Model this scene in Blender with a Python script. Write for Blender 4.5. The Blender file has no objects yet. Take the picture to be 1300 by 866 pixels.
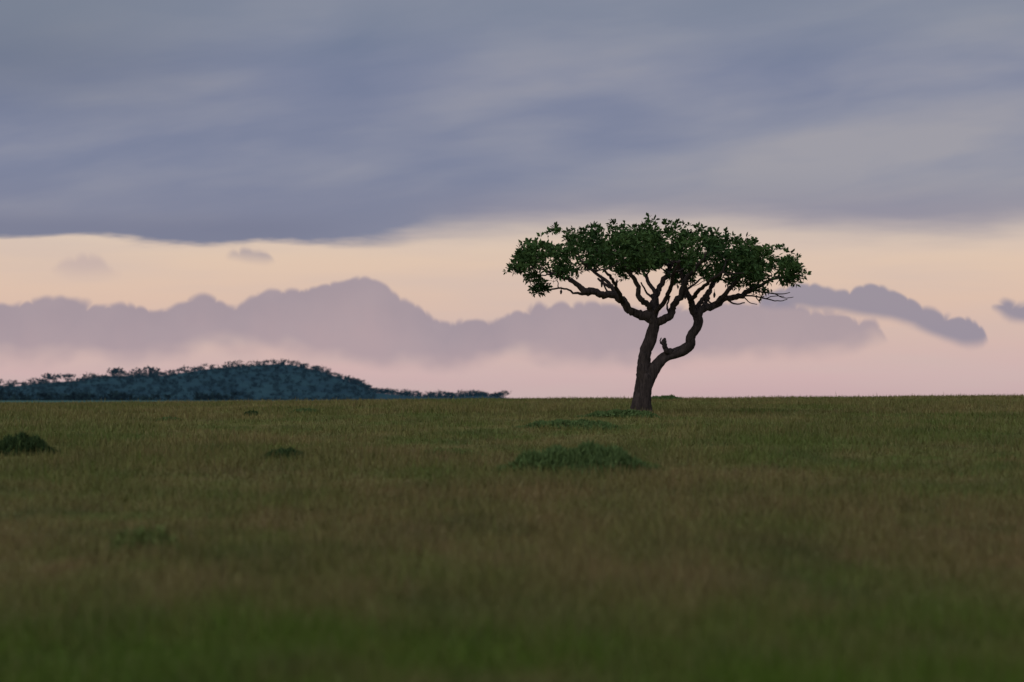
import bpy, math, random
import numpy as np
from mathutils import Vector
random.seed(7); rng=np.random.default_rng(11)
S=bpy.context.scene
S.view_settings.view_transform='Standard'; S.view_settings.look='None'
S.view_settings.exposure=0; S.view_settings.gamma=1
F=3611.0; EYE=2.4; TREE_Y=131.6; TREE_X=6.09; M=0.03644

def lin(c):
    return tuple(((v/255)/12.92 if v/255<=0.04045 else ((v/255+0.055)/1.055)**2.4) for v in c)+(1.0,)

# ------------------------------------------------------------ terrain
_t=np.arange(-200,900,1.0)
def _tab(c):
    z=np.interp(_t,[-200,10,131.6,262,330,520,900],[0,0,1.71,c,c-0.25,0.9,0.6])
    k=np.exp(-0.5*(np.arange(-40,41)/14.0)**2); k/=k.sum()
    zp=np.pad(z,40,mode='edge'); return np.convolve(zp,k,'valid')
_L=_tab(1.95); _R=_tab(2.62)
def ground_z(x,y):
    x=np.asarray(x,float); y=np.asarray(y,float)
    w=np.clip((x+50)/100,0,1); w=w*w*(3-2*w)*0.5+w*0.5
    z=np.interp(y,_t,_L)*(1-w)+np.interp(y,_t,_R)*w
    n=0.035*np.sin(x*0.21+y*0.05+1)+0.03*np.sin(x*0.47-y*0.11)+0.02*np.sin(x*0.9+y*0.3+2)
    n2=0.05*np.sin(x*0.11+2.2)*np.clip((y-140)/100,0,1)
    return z+(n+n2)*np.clip(y/60,0,1)*np.clip((900-y)/300,0,1)

# ------------------------------------------------------------ mesh helpers
def make_mesh(name,V,Fc,mat,attrs=None,parent=None,smooth=False):
    V=np.asarray(V,np.float32); Fc=np.asarray(Fc,np.int32)
    me=bpy.data.meshes.new(name)
    n,k=Fc.shape
    me.vertices.add(len(V)); me.vertices.foreach_set("co",V.ravel())
    me.loops.add(n*k); me.loops.foreach_set("vertex_index",Fc.ravel())
    me.polygons.add(n); me.polygons.foreach_set("loop_start",np.arange(0,n*k,k,dtype=np.int32))
    me.update(calc_edges=True); me.validate()
    if smooth: me.polygons.foreach_set("use_smooth",np.ones(n,bool))
    if attrs:
        for a,vals in attrs.items():
            at=me.attributes.new(a,'FLOAT','POINT'); at.data.foreach_set("value",np.asarray(vals,np.float32))
    me.materials.append(mat)
    o=bpy.data.objects.new(name,me); S.collection.objects.link(o)
    if parent: o.parent=parent
    return o

class N:
    def __init__(s,nt): s.nt=nt
    def new(s,t,**k):
        n=s.nt.nodes.new(t)
        for a,b in k.items(): setattr(n,a,b)
        return n
    def put(s,i,v):
        if v is None: return
        if isinstance(v,bpy.types.NodeSocket): s.nt.links.new(v,i)
        else: i.default_value=v
    def m(s,op,a,b=None,c=None,clamp=False):
        n=s.new('ShaderNodeMath',operation=op,use_clamp=clamp)
        for i,v in enumerate((a,b,c)): s.put(n.inputs[i],v)
        return n.outputs[0]
    def ss(s,v,lo,hi,a=0.0,b=1.0):
        n=s.new('ShaderNodeMapRange',interpolation_type='SMOOTHSTEP')
        for i,q in enumerate((v,lo,hi,a,b)): s.put(n.inputs[i],q)
        return n.outputs[0]
    def mix(s,f,a,b,blend='MIX'):
        n=s.new('ShaderNodeMix',data_type='RGBA',blend_type=blend)
        s.put(n.inputs[0],f); s.put(n.inputs[6],a); s.put(n.inputs[7],b); return n.outputs[2]
    def vec(s,x,y,z=0.0):
        n=s.new('ShaderNodeCombineXYZ')
        for i,q in enumerate((x,y,z)): s.put(n.inputs[i],q)
        return n.outputs[0]
    def noise(s,v,scale=1.0,detail=5.0,rough=0.55,dist=0.0):
        n=s.new('ShaderNodeTexNoise')
        s.put(n.inputs['Vector'],v); n.inputs['Scale'].default_value=scale
        n.inputs['Detail'].default_value=detail; n.inputs['Roughness'].default_value=rough
        n.inputs['Distortion'].default_value=dist
        return n.outputs[0]
    def attr(s,name):
        return s.new('ShaderNodeAttribute',attribute_name=name).outputs['Fac']
    def ramp(s,f,stops):
        n=s.new('ShaderNodeValToRGB'); cr=n.color_ramp
        while len(cr.elements)<len(stops): cr.elements.new(0.5)
        for e,(p,c) in zip(cr.elements,stops): e.position=p; e.color=c
        s.put(n.inputs[0],f); return n.outputs[0]
    def curve(s,f,pts):
        n=s.new('ShaderNodeFloatCurve'); c=n.mapping.curves[0]
        c.points[0].location=pts[0]; c.points[1].location=pts[-1]
        for p in pts[1:-1]: c.points.new(*p)
        n.mapping.update(); s.put(n.inputs['Value'],f); return n.outputs[0]

def material(name):
    m=bpy.data.materials.new(name); m.use_nodes=True
    b=m.node_tree.nodes['Principled BSDF']
    b.inputs['Roughness'].default_value=0.85
    b.inputs['Specular IOR Level'].default_value=0.0
    return m,N(m.node_tree),b

# ------------------------------------------------------------ world sky
W=bpy.data.worlds.new("World"); S.world=W; W.use_nodes=True
nt=W.node_tree; nt.nodes.clear(); n=N(nt)
tc=n.new('ShaderNodeTexCoord'); sp=n.new('ShaderNodeSeparateXYZ'); nt.links.new(tc.outputs['Generated'],sp.inputs[0])
X,Y,Z=sp.outputs
az=n.m('ARCTAN2',X,Y); el=n.m('ARCSINE',Z)
P=n.m('MULTIPLY_ADD',az,3650.0,650.0)
Q=n.m('MULTIPLY_ADD',el,-3630.0,506.0)
def pq(sx,sy,off=0.0): return n.vec(n.m('MULTIPLY',P,1/sx),n.m('MULTIPLY',Q,1/sy),off)
nA=n.noise(pq(70,50,3.1),1,2.2,0.5); nB=n.noise(pq(120,60,9.7),1,1,0.5)
# rounded billows for cumulus tops
w1=n.noise(pq(70,110,21.0),1,0.6,0.4); w2=n.noise(pq(24,50,31.0),1,1,0.4)
def bil(w): return n.m('SQRT',n.m('ADD',n.m('ABSOLUTE',n.m('SUBTRACT',w,0.5)),0.004))
lobes=n.m('SUBTRACT',n.m('MULTIPLY_ADD',bil(w1),26.0,n.m('MULTIPLY',bil(w2),15.0)),12.0)
def prof(pts,src=None):
    f=n.m('MULTIPLY_ADD',src or P,1/1800.0,250/1800.0)
    return n.m('MULTIPLY',n.curve(f,[((a+250)/1800.0,b/600.0) for a,b in pts]),600.0)
clear=n.ramp(n.m('MULTIPLY',Q,1/600.0),[(0.0,lin((150,152,165))),(240/600,lin((184,176,176))),(290/600,lin((216,197,181))),(330/600,lin((222,195,174))),(380/600,lin((219,189,171))),
   (430/600,lin((211,182,173))),(475/600,lin((206,175,175))),(506/600,lin((197,168,171))),(530/600,lin((150,130,135)))])
clear=n.mix(n.ss(n.noise(pq(420,50,1.0),1,3),0.35,0.75,0,0.45),clear,lin((202,183,177)))
Pw=n.m('MULTIPLY_ADD',n.m('SUBTRACT',nB,0.5),14.0,P)
T=prof([(-250,398),(-100,380),(0,388),(60,383),(130,386),(210,388),(255,380),(290,390),(325,373),(370,368),(410,361),(455,353),(495,366),(528,386),(560,402),(610,404),(655,392),(700,382),(750,386),(820,394),(900,388),(960,384),(1030,390),(1090,402),(1118,412),(1135,440),(1200,470),(1550,450)],Pw)
d=n.m('ADD',lobes,n.m('SUBTRACT',Q,T))
B=prof([(-250,450),(0,450),(200,450),(300,436),(400,450),(500,466),(560,462),(640,450),(760,458),(900,452),(1000,446),(1080,440),(1130,420),(1550,460)],Pw)
db=n.m('SUBTRACT',n.m('MULTIPLY_ADD',n.m('SUBTRACT',nA,0.5),50.0,Q),B)
mb=n.m('MULTIPLY',n.ss(d,-4.0,5.0),n.ss(db,-18.0,18.0,1.0,0.0))
bankc=n.mix(n.ss(d,0.0,80.0),lin((155,142,154)),lin((173,153,160)))
bankc=n.mix(n.ss(nA,0.35,0.7,0,0.4),bankc,lin((166,151,160)))
bankc=n.mix(n.ss(P,500,1100,0,0.35),bankc,lin((180,160,163)))
sky=n.mix(n.m('MULTIPLY',mb,0.9),clear,bankc)
def puff(top,bot,col,opac,soft=4.0,amp=16.0):
    global sky
    t=prof(top,Pw); b=prof(bot,Pw)
    nn=n.m('MULTIPLY',n.m('SUBTRACT',nA,0.5),amp)
    a=n.m('ADD',n.m('SUBTRACT',Q,t),n.m('MULTIPLY_ADD',lobes,0.9,nn)); c=n.m('ADD',n.m('SUBTRACT',b,Q),nn)
    m=n.m('MULTIPLY',n.ss(a,-soft,soft),n.ss(c,-soft*2,soft*2.2))
    sky=n.mix(n.m('MULTIPLY',m,opac),sky,lin(col))
puff([(-250,440),(940,430),(975,376),(1000,368),(1030,360),(1060,372),(1085,366),(1100,363),(1150,376),(1180,393),(1200,398),(1235,402),(1252,416),(1265,450),(1550,450)],
     [(-250,380),(940,380),(975,388),(1040,392),(1100,400),(1150,412),(1200,430),(1240,438),(1256,430),(1275,400),(1550,400)],(142,136,153),0.88)
puff([(-250,430),(1240,430),(1262,385),(1300,384),(1360,372),(1450,380),(1550,400)],
     [(-250,370),(1240,370),(1262,392),(1300,410),(1360,412),(1450,405),(1550,395)],(142,136,153),0.88)
puff([(-250,360),(262,345),(285,325),(318,314),(345,328),(362,345),(1550,360)],
     [(-250,300),(262,305),(285,323),(318,329),(345,328),(362,315),(1550,300)],(163,151,158),0.75,5.0,16.0)
puff([(-250,380),(40,360),(70,334),(120,332),(150,345),(165,370),(1550,380)],
     [(-250,310),(40,315),(70,343),(120,347),(150,343),(165,320),(1550,310)],(188,168,167),0.6,7.0,16.0)
warp=n.noise(pq(500,160,4.4),1,2)
s1=n.noise(n.vec(n.m('MULTIPLY',n.m('MULTIPLY_ADD',warp,300.0,P),1/430),n.m('MULTIPLY',n.m('MULTIPLY_ADD',P,0.14,n.m('MULTIPLY_ADD',warp,180.0,Q)),1/115),2.0),1,4,0.5)
s2=n.noise(n.vec(n.m('MULTIPLY',P,1/700),n.m('MULTIPLY',n.m('MULTIPLY_ADD',P,0.08,Q),1/230),7.0),1,2,0.5)
s3=n.noise(n.vec(n.m('MULTIPLY',n.m('MULTIPLY_ADD',nB,40.0,P),1/210),n.m('MULTIPLY',n.m('MULTIPLY_ADD',P,0.12,Q),1/42),12.0),1,4,0.5)
dk=n.m('MULTIPLY_ADD',n.m('SUBTRACT',s1,0.5),0.6,n.m('MULTIPLY_ADD',n.m('SUBTRACT',s3,0.5),0.28,s2))
deck=n.ramp(dk,[(0.25,lin((109,119,147))),(0.45,lin((124,130,154))),(0.58,lin((138,141,159))),(0.75,lin((156,154,163)))])
deck=n.mix(n.m('MULTIPLY',n.ss(P,0,420,1,0),n.ss(Q,60,190,0.75,0.0)),deck,lin((100,110,133)))
deck=n.mix(n.ss(Q,110,0,0.0,0.4),deck,lin((135,142,152)))
deck=n.mix(n.ss(Q,200,290,0.0,0.55),deck,lin((129,130,150)))
deck=n.mix(n.m('MULTIPLY',n.ss(P,300,540,1,0),n.ss(Q,262,292,0,0.55)),deck,lin((114,117,140)))
deck=n.mix(n.m('MULTIPLY',n.ss(P,480,700),n.ss(Q,225,290,0,0.5)),deck,lin((158,148,158)))
E=prof([(-250,306),(0,301),(150,304),(300,308),(440,309),(500,304),(530,296),(600,288),(700,284),(850,278),(950,282),(1050,290),(1150,294),(1230,293),(1300,284),(1550,290)],P)
wid=n.m('MULTIPLY_ADD',n.ss(P,380,620),24.0,5.0)
e=n.m('SUBTRACT',n.m('MULTIPLY_ADD',n.m('SUBTRACT',n.noise(pq(150,22,6.0),1,4),0.5),30.0,Q),E)
md=n.m('SUBTRACT',1.0,n.m('DIVIDE',n.m('ADD',e,wid),n.m('MULTIPLY',wid,2.0),clamp=True))
md=n.ss(md,0.0,1.0)
sky=n.mix(md,sky,deck)
br=n.ss(Q,-300.0,-2800.0,1.0,2.7)
cheap=n.ramp(n.m('MULTIPLY',Q,1/600.0),[(0.0,lin((134,139,154))),(0.45,lin((132,134,152))),(0.56,lin((188,172,168))),(0.84,lin((194,170,168)))])
vm=n.new('ShaderNodeVectorMath',operation='SCALE'); nt.links.new(cheap,vm.inputs[0]); nt.links.new(br,vm.inputs['Scale'])
st=n.new('ShaderNodeTexSky',sky_type='NISHITA'); st.sun_disc=False
st.sun_elevation=math.radians(28); st.sun_rotation=math.radians(215)
bg1=n.new('ShaderNodeBackground'); nt.links.new(sky,bg1.inputs[0]); bg1.inputs[1].default_value=1.0
bg3=n.new('ShaderNodeBackground'); nt.links.new(vm.outputs[0],bg3.inputs[0]); bg3.inputs[1].default_value=1.0
fac=n.m('MAXIMUM',n.ss(Q,-150,-700),n.ss(n.m('ABSOLUTE',az),0.5,0.8))
mxs=n.new('ShaderNodeMixShader'); n.put(mxs.inputs[0],fac); n.put(mxs.inputs[1],bg1.outputs[0]); n.put(mxs.inputs[2],bg3.outputs[0])
bg2=n.new('ShaderNodeBackground'); nt.links.new(st.outputs[0],bg2.inputs[0]); bg2.inputs[1].default_value=0.002
ad=n.new('ShaderNodeAddShader'); nt.links.new(mxs.outputs[0],ad.inputs[0]); nt.links.new(bg2.outputs[0],ad.inputs[1])
ow=n.new('ShaderNodeOutputWorld'); nt.links.new(ad.outputs[0],ow.inputs[0])
try:
    W.cycles.sampling_method='MANUAL'; W.cycles.sample_map_resolution=512
except Exception as ex: print(ex)

sd=bpy.data.lights.new("sun",'SUN'); sd.energy=0.52; sd.angle=math.radians(25); sd.color=(1,0.92,0.80)
so=bpy.data.objects.new("sun",sd); S.collection.objects.link(so)
a_=math.radians(215); e_=math.radians(28)
dirv=Vector((math.sin(a_)*math.cos(e_),math.cos(a_)*math.cos(e_),math.sin(e_)))
so.rotation_euler=dirv.to_track_quat('Z','Y').to_euler(); so.location=(-40,-60,60)

# ------------------------------------------------------------ field materials
def field_color(n):
    g=n.new('ShaderNodeNewGeometry').outputs['Position']
    s=n.new('ShaderNodeSeparateXYZ'); n.put(s.inputs[0],g); y=s.outputs[1]; x=s.outputs[0]
    p2=n.vec(x,n.m('MULTIPLY',y,0.45),0.0)
    a=n.noise(p2,0.20,4,0.65); b=n.noise(p2,0.05,2,0.5,0.6); c=n.noise(p2,1.0,3,0.7)
    y=n.m('ADD',y,n.m('MULTIPLY_ADD',n.m('SUBTRACT',b,0.5),22.0,n.m('MULTIPLY',n.m('SUBTRACT',a,0.5),18.0)))
    dry=n.m('ADD',n.m('MULTIPLY',n.m('SUBTRACT',a,0.5),3.0),n.m('MULTIPLY',n.m('SUBTRACT',b,0.5),2.2))
    dry=n.m('MULTIPLY_ADD',n.m('SUBTRACT',c,0.5),1.5,dry)
    zone=n.m('ADD',n.m('MULTIPLY',n.ss(y,23,38,0,0.36),n.ss(y,44,66,1,0.4)),n.ss(y,85,200,0,0.22))
    dry=n.m('ADD',n.m('ADD',dry,0.26),zone,clamp=True)
    green=n.mix(n.ss(y,18,36,0,1),(0.085,0.138,0.018,1),(0.108,0.132,0.034,1))
    brown=n.mix(n.ss(y,55,120,0,1),(0.195,0.142,0.062,1),(0.212,0.170,0.066,1))
    col=n.mix(dry,green,brown)
    v=n.noise(p2,0.45,3,0.65)
    return n.mix(n.ss(v,0.28,0.56,0.5,0.0),col,(0.055,0.075,0.026,1))
gm,n,b=material("field_ground_mat")
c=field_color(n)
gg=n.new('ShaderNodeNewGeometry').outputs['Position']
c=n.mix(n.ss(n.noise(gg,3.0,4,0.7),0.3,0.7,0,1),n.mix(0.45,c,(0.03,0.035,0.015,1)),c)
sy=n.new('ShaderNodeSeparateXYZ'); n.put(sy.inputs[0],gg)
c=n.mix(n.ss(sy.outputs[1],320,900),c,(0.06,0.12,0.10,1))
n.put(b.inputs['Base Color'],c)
bl,n,b=material("grass_blade_mat")
c=field_color(n); r=n.attr('rnd'); t=n.attr('tip'); sd_=n.attr('seed')
c=n.mix(n.m('MULTIPLY',n.m('MULTIPLY',t,sd_),0.6),c,(0.25,0.19,0.11,1))
hv=n.new('ShaderNodeHueSaturation'); n.put(hv.inputs['Color'],c); n.put(hv.inputs['Value'],n.m('MULTIPLY_ADD',r,0.55,0.77))
n.put(hv.inputs['Hue'],n.m('MULTIPLY_ADD',r,0.03,0.485))
n.put(b.inputs['Base Color'],hv.outputs[0])

# ------------------------------------------------------------ ground sheet
rings=np.concatenate([[0.5],np.arange(4,40,2.0),np.arange(40,420,4.0),np.geomspace(420,14000,40)])
ang=np.radians(np.arange(0,360,0.75)); R_,A_=np.meshgrid(rings,ang,indexing='ij')
gx=R_*np.sin(A_); gy=R_*np.cos(A_); gz=ground_z(gx,gy)
V=np.stack([gx,gy,gz],-1).reshape(-1,3); na=len(ang); nr=len(rings)
i,j=np.meshgrid(np.arange(nr-1),np.arange(na),indexing='ij'); j2=(j+1)%na
Fc=np.stack([i*na+j,i*na+j2,(i+1)*na+j2,(i+1)*na+j],-1).reshape(-1,4)[:, ::-1]
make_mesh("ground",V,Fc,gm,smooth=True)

# ------------------------------------------------------------ blades
def blades(name,bx,by,bz,h,w,lean,mat,parent=None):
    n_=len(bx); th=rng.uniform(0,2*np.pi,n_); la=rng.uniform(0,2*np.pi,n_)
    wx=np.cos(th)*w/2; wy=np.sin(th)*w/2
    base=np.stack([bx,by,bz],-1)
    v0=base-np.stack([wx,wy,0*w],-1); v1=base+np.stack([wx,wy,0*w],-1)
    l=lean*h
    v2=base+np.stack([np.cos(la)*l,np.sin(la)*l,h*np.sqrt(np.clip(1-lean**2,0.02,1))],-1)
    V=np.stack([v0,v1,v2],1).reshape(-1,3); Fc=np.arange(3*n_).reshape(-1,3)
    rnd=np.repeat(rng.random(n_),3); tip=np.tile([0,0,1.0],n_); seed=np.repeat((rng.random(n_)<0.45)*rng.random(n_),3)
    return make_mesh(name,V,Fc,mat,{'rnd':rnd,'tip':tip,'seed':seed},parent)
NB=540000
r=np.exp(rng.uniform(math.log(13),math.log(330),NB)); a=rng.uniform(-0.25,0.25,NB)
bx=r*np.sin(a); by=r*np.cos(a)
# random patchiness: value noise on jittered lattices
def vnoise(x,y,s,seed):
    g=np.random.default_rng(seed).random((256,256)); ca,sa=math.cos(seed),math.sin(seed)
    u=(x*ca+y*sa)/s+100; v=(-x*sa+y*ca)/s+100
    i=np.floor(u).astype(int); j=np.floor(v).astype(int); fu=u-i; fv=v-j; fu=fu*fu*(3-2*fu); fv=fv*fv*(3-2*fv)
    G=lambda p,q: g[p%256,q%256]
    return (G(i,j)*(1-fu)+G(i+1,j)*fu)*(1-fv)+(G(i,j+1)*(1-fu)+G(i+1,j+1)*fu)*fv
cl=0.4*vnoise(bx,by,6.0,1)+0.35*vnoise(bx,by,2.3,2)+0.25*vnoise(bx,by,0.9,3)
cl=np.clip((cl-0.25)/0.5,0,1)
h=rng.uniform(0.11,0.28,NB)*(0.5+1.1*cl)
tall=rng.random(NB)<0.03; h[tall]*=rng.uniform(1.2,2.0,tall.sum())
w=(0.007+r*0.00025)*rng.uniform(0.6,1.3,NB)
blades("grass",bx,by,ground_z(bx,by)-0.01,h,w,rng.uniform(0.05,0.95,NB),bl)

# ------------------------------------------------------------ shrubs / tall green tussocks
shm,n,b=material("shrub_mat")
r_=n.attr('rnd'); t=n.attr('tip')
c=n.mix(r_,(0.065,0.105,0.035,1),(0.120,0.180,0.060,1)); c=n.mix(n.m('MULTIPLY',t,0.4),c,(0.13,0.19,0.07,1))
n.put(b.inputs['Base Color'],c)
dkm,n,b=material("dark_shrub_mat")
c=n.mix(n.attr('rnd'),(0.030,0.052,0.022,1),(0.072,0.11,0.038,1)); n.put(b.inputs['Base Color'],c)
tgm,n,b=material("tall_grass_mat")
c=n.mix(n.attr('rnd'),(0.105,0.140,0.040,1),(0.150,0.180,0.060,1)); n.put(b.inputs['Base Color'],c)
def row_dist(py):
    ys=np.arange(15,260,0.25); q=506-(ground_z(np.zeros_like(ys),ys)-EYE)/ys*F
    return float(ys[np.argmin(np.abs(q-py))])
def shrub(px,py,wpx,hpx,mat,dens=1.0,depth=0.7,name="shrub"):
    D=row_dist(py); x0=(px-650)/F*D; rw=wpx/2/F*D; hh=hpx/F*D; rd=max(rw*depth,0.4)
    n_=int(3800*dens*max(1,wpx/70))
    th=rng.uniform(0,2*np.pi,n_); rr0=np.sqrt(rng.random(n_))*(1+0.18*np.sin(3*th+px)+0.1*np.sin(7*th))
    k=np.stack([rr0*np.cos(th),rr0*np.sin(th)],-1)+rng.normal(0,0.08,(n_,2))
    bump=0.80+0.14*np.sin(k[:,0]*5+px)*np.cos(k[:,1]*4+px)+0.1*np.sin(k[:,0]*13+px)
    x=x0+k[:,0]*rw; y=D+k[:,1]*rd; rr=(k**2).sum(1)
    top=hh*np.clip(1-rr/1.15,0,1)**0.6*bump
    bz=ground_z(x,y)+rng.random(len(x))**0.6*top*0.8
    ln=np.clip(rng.uniform(0.12,0.30,len(x))*hh,0.06,0.26)
    blades(name,x,y,bz,ln,np.full(len(x),0.022+0.0005*D)*rng.uniform(0.7,1.4,len(x)),rng.uniform(0.1,0.97,len(x)),mat)
shrub(735,600,165,46,shm,1.4); shrub(805,599,70,18,tgm,0.5); shrub(26,582,74,34,dkm,1.3); shrub(362,588,52,18,dkm,0.7)
shrub(728,544,120,15,shm,.8); shrub(790,531,90,13,shm,.8); shrub(388,522,36,8,shm,0.4)
shrub(845,509,44,9,shm,0.7); shrub(320,526,20,9,dkm,0.12); shrub(215,532,30,6,shm,0.2)
shrub(185,702,90,42,tgm,0.16,name="grass_tuft"); shrub(572,579,85,14,tgm,0.15,name="grass_tuft")

# ------------------------------------------------------------ hill
hm,n,b=material("hill_mat")
g=n.new('ShaderNodeNewGeometry').outputs['Position']
a1=n.noise(g,0.02,4,0.65); a2=n.noise(g,0.12,3,0.7)
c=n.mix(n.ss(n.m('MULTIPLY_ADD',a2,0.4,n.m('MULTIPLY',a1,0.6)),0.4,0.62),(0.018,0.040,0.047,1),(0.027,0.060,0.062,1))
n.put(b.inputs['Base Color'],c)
b.inputs['Emission Color'].default_value=(0.20,0.42,0.76,1); b.inputs['Emission Strength'].default_value=0.025   # air light over 3 km, put in as emission
HX=np.array([-500,-300,-120,0,60,120,200,260,300,340,370,410,440,470,520,600,640,700,900]) 
HY=np.array([500,497,493,492,486,481,477,469,465,463,464,471,484,498,502,503,506,510,512])
HD=3000.0; k=HD/F
def hill_z(x,y):
    p=x/(y/F)+650
    base=np.interp(p+6*np.sin(p*0.05),HX,HY)
    top=(506-base)*k+EYE
    t=np.clip((y-2620)/(HD-2620),0,1); s=np.where(y<HD,t*t*(3-2*t),1-0.5*np.clip((y-HD)/900,0,1))
    n_=1.6*np.sin(x*0.03+y*0.011)+0.9*np.sin(x*0.08-y*0.02)
    return -3+(top+3)*s**0.8+n_*s*0.8*np.where(y<HD-30,1,0.4)
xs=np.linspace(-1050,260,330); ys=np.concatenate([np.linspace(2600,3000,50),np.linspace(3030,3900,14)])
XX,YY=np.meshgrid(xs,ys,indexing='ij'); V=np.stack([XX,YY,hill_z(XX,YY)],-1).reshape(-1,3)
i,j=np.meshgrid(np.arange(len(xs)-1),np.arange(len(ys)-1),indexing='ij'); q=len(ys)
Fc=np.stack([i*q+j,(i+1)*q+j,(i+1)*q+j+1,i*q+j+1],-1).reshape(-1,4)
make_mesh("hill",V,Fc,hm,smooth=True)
tm,n,b=material("distant_trees_mat")
c=n.mix(n.attr('rnd'),(0.016,0.034,0.038,1),(0.024,0.050,0.050,1)); n.put(b.inputs['Base Color'],c)
b.inputs['Emission Color'].default_value=(0.20,0.42,0.76,1); b.inputs['Emission Strength'].default_value=0.023  # distance haze painted onto the trees as a faint blue glow
nm,n,b=material("near_treeline_mat")
c=n.mix(n.attr('rnd'),(0.012,0.024,0.026,1),(0.022,0.045,0.040,1)); n.put(b.inputs['Base Color'],c)
b.inputs['Emission Color'].default_value=(0.24,0.42,0.80,1); b.inputs['Emission Strength'].default_value=0.010  # weaker haze glow painted into the hill-foot trees
def clump_trees(tx,ty,tz,size,flat):
    Vs=[];Rs=[]
    for x,y,z,s,f in zip(tx,ty,tz,size,flat):
        m_=26; c_=rng.normal(0,0.36,(m_,3))*np.array([s*(1+f*0.5),s,s*(0.55-0.25*f)])
        c_+=np.array([x,y,z+s*(0.45+0.5*f)]); tr_=rng.random()*0.6
        for e in c_:
            o=rng.normal(0,0.2*s,(3,3)); Vs.append(e+o); Rs.append(tr_+0.4*rng.random())
        tw=0.07*s; Vs.append(np.array([[x-tw,y,z-0.5],[x+tw,y,z-0.5],[x,y,z+s*0.9]])); Rs.append(0)
    return np.array(Vs).reshape(-1,3),np.repeat(Rs,3)
def pick(m_,plo,phi,ylo,yhi,slo,shi,fl=0.4):
    p=rng.uniform(plo,phi,m_); y=rng.uniform(ylo,yhi,m_); x=(p-650)/F*y
    return x,y,hill_z(x,y),rng.uniform(slo,shi,m_),(rng.random(m_)<fl)*1.0
def forest(name,parts,mat):
    cols=[np.concatenate(z) for z in zip(*parts)]
    V,Rn=clump_trees(*cols); make_mesh(name,V,np.arange(len(V)).reshape(-1,3),mat,{'rnd':Rn})
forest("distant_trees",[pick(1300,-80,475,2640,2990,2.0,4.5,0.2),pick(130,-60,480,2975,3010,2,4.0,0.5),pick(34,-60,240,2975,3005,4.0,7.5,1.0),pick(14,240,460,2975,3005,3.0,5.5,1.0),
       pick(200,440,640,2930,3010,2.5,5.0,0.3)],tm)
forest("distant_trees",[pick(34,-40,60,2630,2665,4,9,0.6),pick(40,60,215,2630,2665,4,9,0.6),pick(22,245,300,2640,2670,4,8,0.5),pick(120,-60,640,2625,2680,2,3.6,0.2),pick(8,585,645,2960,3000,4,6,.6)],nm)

# ------------------------------------------------------------ the tree
tree=bpy.data.objects.new("sausage_tree",None); S.collection.objects.link(tree)  # sausage tree (Kigelia) with a flat umbrella crown
tree.location=(TREE_X,TREE_Y,float(ground_z(TREE_X,TREE_Y)))
bark,n,b=material("bark_mat")
g=n.new('ShaderNodeTexCoord').outputs['Object']
mp=n.new('ShaderNodeMapping'); n.put(mp.inputs[0],g); mp.inputs['Scale'].default_value=(1,1,0.2)
bn=n.noise(mp.outputs[0],9,5,0.7)
n.put(b.inputs['Base Color'],n.mix(n.ss(bn,0.3,0.7),(0.030,0.025,0.024,1),(0.085,0.067,0.060,1)))
bp=n.new('ShaderNodeBump'); bp.inputs['Distance'].default_value=0.04; bp.inputs['Strength'].default_value=0.6
n.put(bp.inputs['Height'],bn); n.put(b.inputs['Normal'],bp.outputs[0])
TV=[];TF=[]; samples=[]
def cr(P0,steps):
    P0=np.array(P0,float); Pp=np.vstack([2*P0[0]-P0[1],P0,2*P0[-1]-P0[-2]]); out=[]
    for i in range(1,len(Pp)-2):
        for s in range(steps):
            t=s/steps; a,b_,c_,d_=Pp[i-1],Pp[i],Pp[i+1],Pp[i+2]
            out.append(0.5*((2*b_)+(-a+c_)*t+(2*a-5*b_+4*c_-d_)*t*t+(-a+3*b_-3*c_+d_)*t**3))
    out.append(Pp[-2]); return np.array(out)
def tube(pts,sides=8,steps=4,wob=0.0,reg=True):
    c_=cr(pts,steps); c_[:,3]=np.maximum(c_[:,3],0.006)
    if wob: c_[1:,:3]+=rng.normal(0,wob,(len(c_)-1,3))*np.minimum(1,c_[1:,3:4]*8+0.3)
    base=len(TV); nrm=np.array([0,1.0,0.05]); m_=len(c_)
    for i in range(m_):
        d_=c_[min(i+1,m_-1),:3]-c_[max(i-1,0),:3]; d_/=np.linalg.norm(d_)+1e-9
        u=nrm-d_*nrm.dot(d_); 
        if np.linalg.norm(u)<0.15: u=np.array([1.0,0,0])-d_*d_[0]
        u/=np.linalg.norm(u); v=np.cross(d_,u); nrm=u
        for s in range(sides):
            a=2*math.pi*s/sides; rr=c_[i,3]*(1+(0.11*math.sin(3*a+i*0.22)+0.07*math.sin(2*a-i*0.35) if sides>6 else 0))
            TV.append(c_[i,:3]+(u*math.cos(a)+v*math.sin(a))*rr)
        if reg: samples.append((c_[i,:3].copy(),c_[i,3]))
    for i in range(m_-1):
        for s in range(sides):
            s2=(s+1)%sides; TF.append((base+i*sides+s,base+i*sides+s2,base+(i+1)*sides+s2,base+(i+1)*sides+s))
    TF.append(tuple(base+(m_-1)*sides+s for s in range(sides)))
def L(pts,k=1.0): return [((a-817)*M,dp,(525-b_)*M,w*M/2*k) for a,b_,dp,w in pts]
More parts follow.
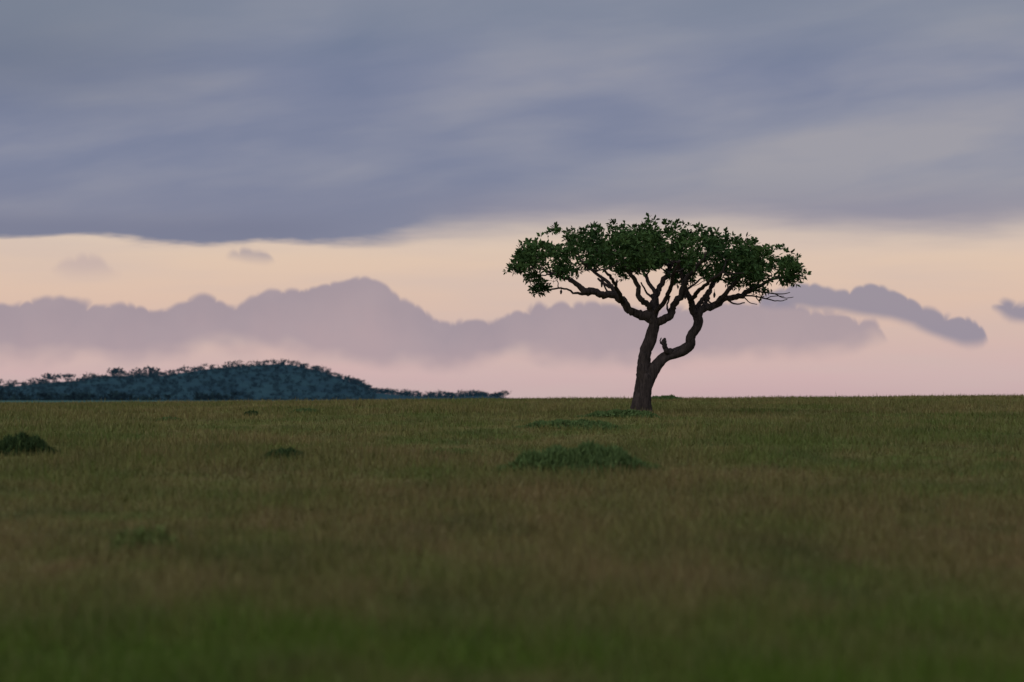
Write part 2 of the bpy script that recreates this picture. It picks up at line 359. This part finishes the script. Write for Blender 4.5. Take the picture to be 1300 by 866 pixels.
main=[
 [(813,534,0,35),(814,524,0,29),(815,510,0,25),(817,495,0,23),(819,482,0,22),(817,472,0,20),(817,458,0,17.5),(820,444,0,15.5),(827,428,0,14.5),(831,412,0,13.5),(828,401,0,12)],
 [(817,492,0,17),(823,480,0,17),(833,465,.05,15.5),(846,453,.1,14),(862,447,.2,13.5),(875,438,.2,13),(877,426,.2,12.5),(886,413,.2,12),(886,401,.2,11),(880,393,.2,9.5),(878,382,.1,8),(870,369,0,7),(865,350,-.2,5),(858,330,-.4,3.5)],
 [(829,408,0,12.5),(820,401,-.05,12),(806,398,-.1,10.5),(797,391,-.2,10),(790,381,-.3,9.5),(776,374,-.3,9.5),(764,375,-.4,9),(752,369,-.4,8.5),(741,370,-.5,7),(728,358,-.6,5.5),(708,350,-.6,4),(690,343,-.6,3)],
 [(828,406,0,11.5),(830,393,.1,10),(831,380,.3,9),(839,364,.5,7.5),(848,346,.6,6),(857,324,.7,4)],
 [(828,398,0,8),(821,386,-.2,7),(811,377,-.5,7),(808,362,-.7,6),(799,346,-.9,5),(788,326,-1,3.5)],
 [(828,412,0,9),(838,408,-.1,10),(850,401,-.2,9.5),(855,388,-.3,9),(864,375,-.5,8),(869,356,-.7,6.5),(884,338,-.9,5),(898,320,-1,3)],
 [(884,402,.2,9.5),(893,392,.2,9.5),(908,388,.3,9),(923,379,.4,8),(940,376,.5,7),(960,364,.6,5.5),(980,354,.7,4),(1000,350,.7,2.5)],
 [(906,388,.3,6),(918,376,0,5.5),(930,362,-.4,5),(946,346,-.7,4),(962,332,-1,3)],
 [(881,394,.2,6),(890,382,.5,5.5),(900,372,.9,5),(908,356,1.2,4.5),(918,338,1.5,3.5)],
 [(788,381,-.3,5),(780,368,0,5),(770,356,.4,4.5),(752,342,.8,4),(735,326,1,3)],
 [(758,371,-.4,5),(744,374,-.4,4),(730,372,-.3,3),(716,366,-.2,2.5),(696,368,-.2,2)],
 [(830,393,.1,6),(836,384,1,5.5),(834,368,2.2,5),(826,352,3.3,4.5),(820,335,4.2,3.5)],
 [(831,396,0,6),(842,384,-1,5.5),(848,368,-2.1,5),(850,352,-3.2,4.5),(856,335,-4.1,3.5)],
 [(884,400,.2,6),(896,386,1.3,5.5),(904,370,2.4,5),(914,354,3.4,4),(920,342,4,3)],
 [(876,384,.1,5.5),(884,372,-1,5),(896,360,-2.2,4.5),(910,350,-3.2,3.5)],
 [(792,386,-.2,5),(784,372,-1.3,4.5),(775,358,-2.4,4),(764,346,-3.4,3)],
 [(790,383,-.2,5),(784,374,1.1,4.5),(776,362,2.2,4),(762,350,3.2,3)],
 [(853,449,.1,8),(847,446,-.15,7.5),(843,440,-.25,6.5),(842,433,-.25,5.5),(844,429,-.25,3)],
]
for q_,p in enumerate(main): tube(L(p),12 if q_<2 else 10,5,0.009 if q_<2 else 0.026)
for s in range(6):
    a=s*1.05+0.4; tube([(0.10*math.cos(a)-.08,0.10*math.sin(a),1.0,0.15),(0.22*math.cos(a)-.08,0.22*math.sin(a),0.35,0.16),(0.46*math.cos(a)-.08,0.46*math.sin(a),-0.1,0.09)],8,5,0,False)
for p in [[(938,376,.4,3),(955,375,.3,2.4),(972,379,.2,2),(988,382,.2,1.5),(1000,380,.2,1)],[(955,367,.5,3),(972,371,.3,2),(990,373,.3,1.6),(1004,371,.3,1)],
          [(972,379,.2,1.6),(982,376,.1,1.2),(996,376,0,.8)],[(926,381,.4,3),(934,386,.2,2),(946,384,.1,1.5)],[(960,376,.3,1.6),(966,385,.2,1)],
          [(985,373,.3,1.6),(996,378,.2,1.2),(1008,377,.2,.9)],[(945,376,.3,2),(952,384,.2,1.3),(962,386,.2,1)],
          [(843,440,-.2,3),(838,434,-.2,2),(839,429,-.2,1.5)],[(871,368,0,4),(880,362,.2,3),(892,352,.4,2)],[(832,380,.3,4),(822,372,.3,3),(814,358,.3,2)],
          [(850,399,-.2,3),(846,390,-.3,2.5),(850,376,-.4,2)],[(775,375,-.3,3),(768,366,-.3,2.5),(764,352,-.2,2)],
          [(905,387,.3,3),(898,378,.3,2.5),(902,366,.3,2)],[(742,367,-.5,3),(734,360,-.5,2),(722,352,-.5,1.5)]]:
    tube(L(p),6,4,0.015)
tpx=np.array([640,652,668,690,715,745,780,815,850,880,915,950,980,1005,1018,1026]); tpy=np.array([342,328,310,295,291,287,287,284,281,290,295,304,314,328,345,358])
bpx=np.array([640,655,672,690,712,740,775,800,835,870,900,930,955,985,1010,1026]); bpy_=np.array([344,354,370,374,362,356,350,360,350,366,364,370,377,373,366,360])
def zt(x): return (525-np.interp(x/M+817,tpx,tpy))*M
def zb(x): return (525-np.interp(x/M+817,bpx,bpy_))*M
cx0=(833-817)*M; ax_=193*M; by_=5.6
clusters=[]
tries=0
while len(clusters)<172 and tries<14000:
    tries+=1
    a=random.uniform(0,2*math.pi); q=math.sqrt(random.random())
    x=cx0+ax_*q*math.cos(a)*0.975; y=by_*q*math.sin(a)
    t_=zt(x)-0.8*(y/by_)**2-0.25; bt=zb(x)+0.3+0.2*(y/by_)**2
    if t_<bt: t_=bt+0.05
    z=bt+(t_-bt)*random.random()**0.7
    if any((x-c[0])**2+(y-c[1])**2+((z-c[2])*1.5)**2<0.69**2 for c in clusters): continue
    clusters.append((x,y,z,random.uniform(0.4,0.74)))
SP=np.array([s[0] for s in samples]); SR=np.array([s[1] for s in samples])
ok=SP[:,2]>(525-396)*M
SP=SP[ok]; SR=SR[ok]
order=sorted(clusters,key=lambda c:(c[0]-cx0)**2+c[1]**2)
for c in order:
    c3=np.array(c[:3]); dd=SP-c3; dist=np.sqrt((dd**2).sum(1))+np.where(dd[:,2]>0.1,3,0)
    i=int(np.argmin(dist)); s0=SP[i]; r0=min(SR[i]*0.7,0.04+0.012*dist[i])
    mid=s0*0.5+c3*0.5+rng.normal(0,0.12,3)+np.array([0,0,-0.08]); m1=s0*0.8+c3*0.2+rng.normal(0,0.05,3)
    tube([(*s0,r0),(*m1,r0*0.85),(*mid,r0*0.65),(*(c3+[0,0,-0.1]),max(r0*0.35,0.012))],5,3,0.03,False)
    new=np.array([m1,mid,c3]); SP=np.vstack([SP,new]); SR=np.concatenate([SR,[r0*.85,r0*.65,max(r0*.4,0.015)]])
LV=[];LR=[]
def rosette(c,R,nl,up=0.5,shade=None):
    sh=random.random() if shade is None else shade
    ax=np.array([random.gauss(0,.5),random.gauss(0,.5),1.0]); ax/=np.linalg.norm(ax)
    for k_ in range(nl):
        d_=rng.normal(0,1,3)+ax*up; d_/=np.linalg.norm(d_); l=R*random.uniform(0.6,1.25); w_=l*random.uniform(0.15,0.25)
        s=np.cross(d_,rng.normal(0,1,3)); s/=np.linalg.norm(s)+1e-9; nn=np.cross(d_,s)
        b0=c+d_*0.03; LV.append(np.array([b0,b0+d_*l*0.55+s*w_+nn*0.03*l,b0+d_*l-np.array([0,0,0.12*l]),b0+d_*l*0.55-s*w_+nn*0.03*l]))
        LR.append(min(1,max(0,sh*0.65+random.random()*0.35)))
for (x,y,z,rad) in clusters:
    csh=random.random()
    for k_ in range(15):
        d_=rng.normal(0,1,3); d_/=np.linalg.norm(d_); d_*=rad*random.random()**0.4
        p=np.array([x+d_[0],y+d_[1],z+d_[2]*0.6])
        top=zt(p[0])-0.8*(p[1]/by_)**2+0.13*math.sin(p[0]*4.1)+0.11*math.sin(p[0]*9.3+p[1]*3)
        if p[2]>top+0.03 or p[2]<zb(p[0])-0.15 or abs(p[0]-cx0)>ax_*1.0: continue
        rosette(p,0.26,8,0.6,csh*0.7+random.random()*0.3)
for k_ in range(150):     # upright sprigs along the outline
    x=random.uniform(-6.2,7.4); y=random.uniform(-3.5,3.5); z=zt(x)-0.8*(y/by_)**2-0.04+0.13*math.sin(x*4.1)+random.uniform(-0.15,0.17)
    rosette(np.array([x,y,z]),0.26,7,1.3)
for (a,b_,dp,rx,rz,m_) in [(684,366,-.2,0.42,0.28,55),(655,341,0,0.45,0.25,20),(843,433,-.25,0.10,0.13,9),(1008,350,.4,0.5,0.25,22),(965,368,.5,0.55,0.22,22)]:
    for k_ in range(m_):
        d_=rng.normal(0,.5,3); rosette(np.array([(a-817)*M+d_[0]*rx,dp+d_[1]*rx,(525-b_)*M+d_[2]*rz]),0.22 if m_>9 else 0.10,7,0.3,0.2)
V=np.array(LV).reshape(-1,3)
lm,n,b=material("leaf_mat")
c=n.mix(n.attr('rnd'),(0.018,0.042,0.018,1),(0.085,0.145,0.044,1)); n.put(b.inputs['Base Color'],c)
b.inputs['Roughness'].default_value=0.6
make_mesh("leaves",V,np.arange(len(V)).reshape(-1,4),lm,{'rnd':np.repeat(LR,4)},tree)
for (a,b_,dp,l) in [(763,350,-1.2,16),(836,362,-.8,14),(782,352,-1.0,10),(905,368,-1,11),(712,364,-.5,10),(868,372,-1.2,9)]:
    x=(a-817)*M; z=(525-b_)*M
    tube([(x,dp,z,0.01),(x+.01,dp,z-0.12,0.012),(x,dp,z-0.2,0.05),(x,dp,z-l*M*0.7,0.065),(x-.01,dp,z-l*M,0.03)],6,3,0,False)
me=bpy.data.meshes.new("trunk_and_limbs")
me.from_pydata([tuple(v) for v in TV],[],TF); me.update()
for p in me.polygons: p.use_smooth=True
me.materials.append(bark); o=bpy.data.objects.new("trunk_and_limbs",me); S.collection.objects.link(o); o.parent=tree

# ------------------------------------------------------------ camera
cd=bpy.data.cameras.new("camera"); cam=bpy.data.objects.new("camera",cd); S.collection.objects.link(cam)
cam.location=(0,0,EYE); cam.rotation_euler=(math.radians(90)+math.atan(73/F),0,0)
cd.lens=100; cd.sensor_width=36; cd.clip_start=0.5; cd.clip_end=30000
cd.dof.use_dof=True; cd.dof.focus_distance=132; cd.dof.aperture_fstop=1.0
S.camera=cam
print("leaves",len(LR),"clusters",len(clusters))
